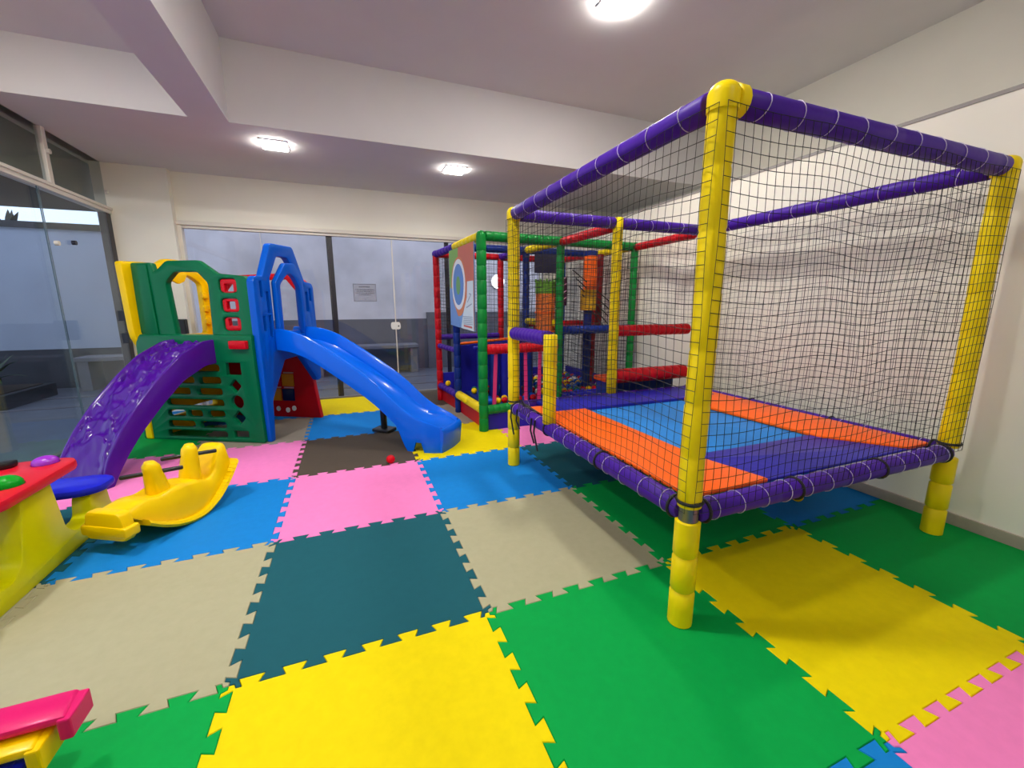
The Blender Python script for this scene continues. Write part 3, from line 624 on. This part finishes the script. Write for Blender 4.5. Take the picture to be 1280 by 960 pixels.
hl = []
for z, segs in rows_:
    for a, b in segs: hl.append(rpoly([(a, z-.034), (b, z-.034), (b, z+.034), (a, z+.034)], .033))
hl += [rect(.155, .31, .695, .815, .008), rpoly([(.235, .515), (.30, .585), (.235, .655), (.17, .585)], .012), circ(.235, .42, .066), rpoly([(.235, .185), (.305, .26), (.235, .335), (.165, .26)], .012), rect(.155, .315, .05, .12, .008)]
panel('front_lattice', rpoly([(-.02, 0.0), (0, .84), (.0, 1.055), (.03, 1.085), (1.22, 1.085), (1.27, 1.0), (1.28, .8), (1.36, 0.0)], .03), hl, at(0, -.015, 0), gs, Z, .05, L_G, pt, .012, label='green lattice panel with slots and shapes')
build('waist_ledge', MB().prism([(.0, 1.03), (1.235, 1.03), (1.225, 1.088), (.0, 1.088)], at(0, -.034, 0), gs, Z, gm*.085), L_G, pt, 40, bevel=.014)
build('wall_brick', MB().prism(rpoly([(.035, .955), (.215, .955), (.215, 1.035), (.035, 1.035)], .012), at(0, -.035, 0), gs, Z, -gm*.05), L_R, pt, 40, 'red protruding block', bevel=.012)
# blue right panel
bo = rpoly([(0, 0.0), (0, 1.60), (.03, 1.645), (.135, 1.65), (.285, 1.965), (.31, 1.98), (.625, 1.985), (.65, 1.965), (.80, 1.635), (.93, 1.62), (.96, 1.58), (.97, .5), (.90, .48), (.62, .82), (.34, .80), (.10, .42), (.07, 0.0)], .02)
bh = [rpoly([(.235, 1.10), (.235, 1.63), (.375, 1.862), (.535, 1.862), (.72, 1.63), (.72, 1.10)], .03), rect(.085, .115, 1.45, 1.60, .01), rect(.085, .115, 1.12, 1.26, .01), rect(.165, .20, 1.06, 1.27, .008), rect(.165, .20, 1.30, 1.50, .008), rect(.80, .84, 1.30, 1.52, .01), rect(.87, .90, 1.42, 1.56, .01)]
bpn = panel('slide_panel', bo, bh, at(-.02, 0, 0), gm, Z, .075, L_B, pt, .012, label='blue arched panel')
panel('slide_arch', rpoly([(.245, 1.02), (.255, 1.60), (.425, 1.80), (.585, 1.805), (.70, 1.63), (.72, 1.02)], .025), [rpoly([(.315, 1.06), (.322, 1.575), (.42, 1.665), (.49, 1.70), (.56, 1.665), (.635, 1.56), (.645, 1.06)], .03)], at(-.075, 0, 0), gm, Z, .06, L_B, bpn, .012)
# red back panel with bricks
ro = [(-.02, 0.0), (1.24, 0.0), (1.24, 1.62), (1.0, 1.72), (.28, 1.74), (.06, 1.66), (.0, 1.60), (.0, .95), (.10, .75), (.04, .45)]
rp = panel('back_panel', ro, [[(.17, 1.04), (.13, 1.50), (.27, 1.67), (.98, 1.65), (1.12, 1.50), (1.12, 1.04)]], at(0, .97, 0), gs, Z, .07, L_R, pt, .010, label='red back panel')
bc = {(0, 0): L_Y, (0, 1): L_R, (1, 0): L_N, (1, 1): L_Y, (1, 2): L_R, (0, 2): L_Y}
M_AMB = mat('plastic_amber', (212, 140, 20), **PL)
for (r_, c_), m_ in bc.items():
    s0 = .285+c_*.17+(.0 if r_ != 1 else .01); z1_ = .545-r_*.185
    br = build('brick', MB().prism(rect(s0, s0+.155, z1_-.15, z1_, .006), at(0, .932, 0), gs, Z, -gm*.014), M_AMB if m_ is L_Y else m_, rp, 40, bevel=.004)
    build('mortar_line', MB().prism(rect(s0, s0+.13, z1_+.008, z1_+.024), at(0, .932, 0), gs, Z, -gm*.010), mat('mortar_pink', (214, 170, 176), .6, 0), rp)
for s0, z0 in ((.32, .115), (.405, .09), (.53, .105), (.64, .09)):
    build('white_dot', MB().prism(circ(s0, z0, .026, .032, 14), at(0, .936, 0), gs, Z, -gm*.012), L_W, rp, 40)
# yellow left panel
yo = rpoly([(-.06, .0), (-.05, .72), (.0, .95), (-.05, 1.05), (-.06, 1.13), (-.075, 1.79), (.14, 1.80), (.30, 1.80), (.40, 1.86), (.60, 1.86), (.70, 1.80), (.97, 1.78), (.97, 0.0)], .03)
yp = panel('side_panel', yo, [rpoly([(.28, 1.05), (.28, 1.62), (.36, 1.70), (.66, 1.70), (.80, 1.62), (.80, 1.05)], .04)]+[rect(.20, .80, .18, .24, .03)], at(1.275, 0, 0), gm, Z, .075, L_Y, pt, .012, label='yellow side panel')
build('hanging_lip', MB().prism(rpoly([(.38, 1.72), (.62, 1.72), (.57, 1.63), (.50, 1.60), (.43, 1.63)], .02), at(1.25, 0, 0), gm, Z, -gs*.03), L_Y, yp, 40, bevel=.006)
for z in (1.15, 1.30, 1.45): build('grip_step', MB().prism(rect(.77, .84, z, z+.07, .015), at(1.235, 0, 0), gm, Z, -gs*.03), L_Y, yp, 40, bevel=.006)
build('platform', MB().prism([(.03, .09), (1.22, .09), (1.22, .92), (.03, .92)], GR+Z*.97, gs, gm, Z*.055), L_O, pt, bevel=.01, label='orange platform')
# purple climbing ramp
def interp(tab, q):
    for (a, b), (c, d) in zip(tab, tab[1:]):
        if q <= c:
            u = (q-a)/(c-a); return b+(d-b)*u
    return tab[-1][1]
def smooth_tab(tab, q, w=.05): return sum(interp(tab, min(max(q+w*k, tab[0][0]), tab[-1][0])) for k in (-1, -.5, 0, .5, 1))/5
rtop = at(.625, -.03, 0); rdir = V(-1.46, 2.42, 0)-rtop; RL = rdir.length; rdir.normalize(); rlat = V(-rdir.y, rdir.x, 0)   # lateral, towards viewer's right
if rlat.x < 0: rlat = -rlat
RZ = [(-.02, 1.045), (.12, 1.035), (.35, .93), (.55, .765), (.75, .57), (.88, .41), (.97, .27), (1.03, .15), (1.06, .02)]
RW = .225
rows = []; nS = 130
LATS = [-RW, -RW, -RW+.006, -RW+.02, -RW+.032]+[-RW+.04+(2*RW-.08)*k/36 for k in range(37)]+[RW-.032, RW-.02, RW-.006, RW, RW]
for i in range(nS+1):
    q = -.02+1.08*i/nS; zt = max(.0, smooth_tab(RZ, q, .03)); c = rtop+rdir*(RL*q); row = []
    th = .23 if q < .8 else .23
    for k, a in enumerate(LATS):
        n = len(LATS)-1
        if k in (0, n): z = max(0.0, zt-th)
        elif k in (1, n-1): z = zt-.012
        elif k in (2, 3, n-2, n-3): z = zt
        elif k in (4, n-4): z = zt-.03
        else:
            p = V(a*1.0, q*RL, 0)
            wx = noise.noise(V(p.x*7, p.y*7, 4.4))*.09; wy = noise.noise(V(p.x*7, p.y*7, 8.4))*.09
            w1 = noise.noise(V((p.x+wx)*9, (p.y+wy)*8, .3)); w2 = noise.noise(V((p.x+wy)*15+5, (p.y+wx)*13, 2.3))
            z = zt-.040+.034*max(-.7, 1-abs(w1)*4.5)*.7+.014*(1-abs(w2)*3)
        row.append(c+rlat*a+Z*max(0.0, z))
    rows.append(row)
mb = MB().grid(rows)
nL = len(LATS); und = []
for i in range(nS+1): und.append([rows[i][0], rows[i][-1]])
mb.grid(und)
mb.add(rows[0], [tuple(range(nL))]); mb.add(rows[-1], [tuple(range(nL))])
rm = build('climbing_ramp', mb, mat('ramp_purple', (72, 14, 138), .24, .05, 6, coat=.25, spec=.2), pt, 75, 'purple climbing ramp with moulded rock relief')
# blue slide
sd = V(.764, -.646, 0).normalized(); sl = V(.646, .764, 0).normalized(); s0 = V(-.14, 3.515, 0)
SZ = [(-.12, 1.135), (0, 1.135), (.15, 1.135), (.31, 1.118), (.5, 1.065), (.73, .955), (1.0, .81), (1.2, .695), (1.36, .585), (1.54, .43), (1.68, .345), (1.8, .30), (1.92, .262), (1.96, .235)]
TD = [(-.12, .17), (.3, .17), (1.4, .16), (1.75, .07), (1.96, .02)]
rows = []
for i in range(70):
    s_ = -.10+2.05*i/69; zt = smooth_tab(SZ, s_, .05); td = interp(TD, s_)
    low = zt-.215
    if s_ > 1.62: low = 0.0
    elif s_ > 1.52: low = max(0.0, (zt-.215)*(1-(s_-1.52)/.10))
    if 1.70 < s_ < 1.80: low = .095
    low = max(low, 0.0)
    w = .245-(.05*((s_-1.72)/.23)**2 if s_ > 1.72 else 0)
    c = s0+sd*s_
    prof = [(-w, low-zt), (-w, -.025), (-w+.008, -.006), (-w+.02, 0), (-w+.035, -.004), (-w+.05, -.03), (-w+.075, -td*.75), (-w+.12, -td*.95), (0, -td), (w-.12, -td*.95), (w-.075, -td*.75), (w-.05, -.03), (w-.035, -.004), (w-.02, 0), (w-.008, -.006), (w, -.025), (w, low-zt),
            (w-.02, low-zt), (w-.022, -td-.02 if -td-.02 > low-zt else low-zt), (0, max(-td-.03, low-zt)), (-w+.022, -td-.02 if -td-.02 > low-zt else low-zt), (-w+.02, low-zt)]
    rows.append([c+sl*a+Z*(zt+z) for a, z in prof])
sm = MB().grid(rows, True, True)
# rounded front lip
lip = []
w = .195; zt = smooth_tab(SZ, 1.95, .05); US = [-w+w*2*k/8 for k in range(9)]
for k in range(7):
    a = k/6*PI/2; lip.append([s0+sd*(1.945+.06*math.sin(a)*(1-.35*(u/w)**2))+sl*u+Z*(zt-.012-.012*(1-(u/w)**2)-.055*(1-math.cos(a))) for u in US])
lip.append([s0+sd*(1.985-.02*(u/w)**2)+sl*u for u in US]); lip.append([s0+sd*1.93+sl*u for u in US])
sld = build('slide', sm, mat('slide_blue', (0, 98, 226), .24, .02, 4, coat=.2, spec=.15), pt, 35, 'long blue slide with raised rims')
build('slide_lip', MB().grid([list(x) for x in zip(*lip)], True, True), MATS['slide_blue'], sld, 45)
sf = build('slide_leg', MB().tube([(.79, 3.04, .015), (.785, 3.035, .66)], .035, 10), L_BLK, pt, 40, 'black support leg under the slide')
build('foot_plate', MB().prism(rpoly([(-.11, -.08), (.11, -.08), (.11, .08), (-.11, .08)], .02), (.79, 3.04, 0), sd, sl, (0, 0, .035)), L_BLK, sf, 40, bevel=.008)

# ================================================================== ROCKER
ra = V(.50, .866, 0); rl = V(.866, -.50, 0); rc = V(-.635, 1.57, 0)
rk = thing('seesaw_rocker', 'yellow plastic seesaw rocker with black handlebars on the blue mat tile', 'rocker', (-.635, 1.57, 0))
def zb(t): return 1.05*t*t if t > 0 else .75*t*t
TOP = [(-.48, .235), (-.36, .255), (-.30, .25), (-.22, .235), (-.10, .255), (0, .25), (.12, .235), (.22, .20), (.30, .23), (.36, .34), (.42, .40), (.48, .39)]
KR = .75
rows = []
for i in range(49):
    t = -.48+.96*i/48; zt = smooth_tab(TOP, t, .03); z0 = zb(t)+.028
    hw = .125+.02*math.cos(t*5); tap = 1.0
    if t > .44: tap = 1-((t-.44)/.04)**2*.25
    if t < -.45: tap = 1-((-.45-t)/.03)**2*.12
    hw *= tap; h = zt-z0
    pr_ = [(-1.0, 0), (-1.0, .25), (-.90, .55), (-.80, .86), (-.66, .97), (-.4, 1.0 if abs(t) > .33 or abs(t) < .1 else .93), (0, 1.0 if abs(t) > .33 or abs(t) < .12 else .88), (.4, 1.0 if abs(t) > .33 or abs(t) < .1 else .93), (.66, .97), (.80, .86), (.90, .55), (1.0, .25), (1.0, 0)]
    rows.append([rc+ra*(t*KR)+rl*(hw*a)+Z*(z0+h*b) for a, b in pr_])
M_RK = mat('rocker_yellow', (250, 208, 0), .36, .02, 6, coat=.08, spec=.15)
rb = build('rocker_body', MB().grid(rows, True, True), M_RK, rk, 45)
rows = []
for i in range(33):
    t = -.40+.88*i/32; w = .16+.012*math.cos(t*4)
    rows.append([rc+ra*(t*KR)+rl*a+Z*(zb(t)+z) for a, z in ((-w, .0), (-w-.012, .018), (-w, .036), (w, .036), (w+.012, .018), (w, 0))])
build('runner', MB().grid(rows, True, True), M_RK, rb, 45)
for k in range(13):
    t = .16+k*.024; s_ = .16; c = rc+ra*(t*KR)+rl*s_+Z*(zb(t)+.034)
    build('runner_rib', MB().tube([c-rl*.035, c+rl*.006], .006, 6), M_RK, rb, 60)
build('tail_block', MB().prism(rpoly([(-.13, .075), (.13, .075), (.135, .16), (.11, .245), (-.11, .245), (-.135, .16)], .03), rc-ra*(.46*KR), rl, Z, -ra*.07), M_RK, rb, 40, bevel=.018)
build('tail_skirt', MB().prism(rpoly([(-.15, .10), (.15, .10), (.15, .165), (-.15, .165)], .02), rc-ra*(.45*KR), rl, Z, -ra*.085), M_RK, rb, 40, bevel=.012)
rd = V(.97, .24, 0).normalized()
def stem(t, zt, lean, hl_):
    c = rc+ra*(t*KR); rows = []
    for i in range(9):
        q = i/8; z = .20+(zt-.20)*q; w = .075-.03*q; d = .060-.022*q
        if i == 8: w *= .6; d *= .6
        o_ = c+ra*(lean*q)
        rows.append([o_+rl*(w*math.cos(2*PI*k/14))+ra*(d*math.sin(2*PI*k/14))+Z*z for k in range(14)])
    build('handle_stem', MB().grid(rows, True, True), M_RK, rk, 60)
    h = c+ra*(lean*.75)+Z*(zt-.075)
    build('handlebar', MB().tube([h-rd*hl_, h-rd*(hl_-.006), h+rd*(hl_-.006), h+rd*hl_], [.009, .013, .013, .009], 12), L_BLK, rk, 50, 'black handlebar')
stem(-.115, .43, -.03, .15); stem(.165, .45, .03, .15)

# ================================================================== PICNIC TABLE
tb_ = thing('picnic_table', 'small plastic picnic table with red top, blue benches and lemon yellow legs', 'table', (-1.4, 1.13, 0))
panel('table_top', rpoly([(-1.83, .77), (-1.03, .77), (-.985, .85), (-.985, 1.40), (-1.03, 1.47), (-1.83, 1.47)], .05), [], (0, 0, .485), (1, 0, 0), (0, 1, 0), .055, L_RT, tb_, .016)
for y0, y1 in ((1.50, 1.78), (.48, .76)):
    panel('bench', rpoly([(-1.86, y0), (-1.06, y0), (-.97, y0+.06), (-.97, y1-.06), (-1.06, y1), (-1.86, y1)], .08), [], (0, 0, .265), (1, 0, 0), (0, 1, 0), .05, L_BL, tb_, .018)
for x in (-1.09, -1.75):
    lg = build('leg_frame', MB().prism(rpoly([(.40, 0), (1.86, 0), (1.84, .06), (1.74, .10), (1.72, .24), (1.54, .24), (1.51, .12), (1.36, .10), (1.29, .16), (1.24, .46), (1.02, .46), (.95, .16), (.88, .10), (.75, .12), (.72, .24), (.54, .24), (.52, .10), (.42, .06)], .03), (x-.03, 0, 0), (0, 1, 0), Z, (.09, 0, 0)), L_YL, tb_, 40, bevel=.016)
def dome(name, x, y, r, h, m, label, z=.5125):
    rows = [[V(x+r*math.cos(a)*math.cos(2*PI*k/20), y+r*math.cos(a)*math.sin(2*PI*k/20), z+.006*(a > 0)+h*math.sin(a)) for k in range(20)] for a in [i*PI/2/7 for i in range(8)]]
    rows = [[V(x+r*1.06*math.cos(2*PI*k/20), y+r*1.06*math.sin(2*PI*k/20), z) for k in range(20)]]+rows
    o_ = build(name, MB().grid(rows, True, True), m, None, 50); tag(o_, label, 'toy'); return base_at(o_, (x, y, z))
dome('toy_dome', -1.11, 1.385, .055, .035, mat('toy_violet', (150, 40, 190), .25, .02), 'violet toy dome on the red table corner')
dome('toy_dome', -1.09, 1.06, .06, .045, L_GG, 'green toy dome on the red table top')
kb = build('toy_block', MB().prism(rpoly([(-.09, -.05), (.09, -.04), (.10, .03), (-.07, .06)], .03), (-1.32, 1.36, .5125), (1, .2, 0), (0, 1, 0), (0, 0, .035)), L_BLK, None, 40, bevel=.01)
tag(kb, 'black toy block on the red table top', 'toy'); base_at(kb, (-1.32, 1.36, .5125))

# ================================================================== TOY IN THE NEAR CORNER
ty = thing('toy_slide_set', 'plastic toy of pink, yellow and blue bars on a green frame in near left corner', 'toy', (-.56, -.16, 0))
bx_ = V(1, .0, 0); by_ = V(0, 1, 0)
def bar(name, x0, x1, ya, yb, z0, z1, drop, m):
    b_ = MB().add([(x0, ya, z0), (x1, ya, z0), (x1, yb, z0), (x0, yb, z0), (x0, ya, z1), (x1, ya, z1), (x1-.02, yb, z1), (x0, yb, z1)], [(0, 3, 2, 1), (4, 5, 6, 7), (0, 1, 5, 4), (1, 2, 6, 5), (2, 3, 7, 6), (3, 0, 4, 7)])
    o_ = build(name, b_, m, ty, 40, bevel=.008)
    build('end_cap', MB().box(x1-.02, x1+.012, ya-.006, yb-.004, z0-drop, z1-.006), m, o_, bevel=.006)
bar('bar', -.85, -.335, -.180, -.075, .185, .21, .05, L_PK)
bar('bar', -.85, -.385, -.225, -.125, .150, .175, .06, L_Y)
bar('bar', -.85, -.425, -.285, -.19, .105, .135, .06, L_BL)
for x_ in (-.535, -.83):
    build('frame', MB().prism(rpoly([(-.40, 0), (-.06, 0), (-.06, .10), (-.10, .18), (-.20, .145), (-.26, .10), (-.30, .16), (-.37, .17), (-.40, .13)] if x_ < -.6 else [(-.40, 0), (-.06, 0), (-.06, .06), (-.24, .08), (-.29, .19), (-.37, .20), (-.40, .15)], .02), (x_, 0, 0), by_, Z, (.05, 0, 0)), L_GG, ty, 40, bevel=.01, label='green frame')
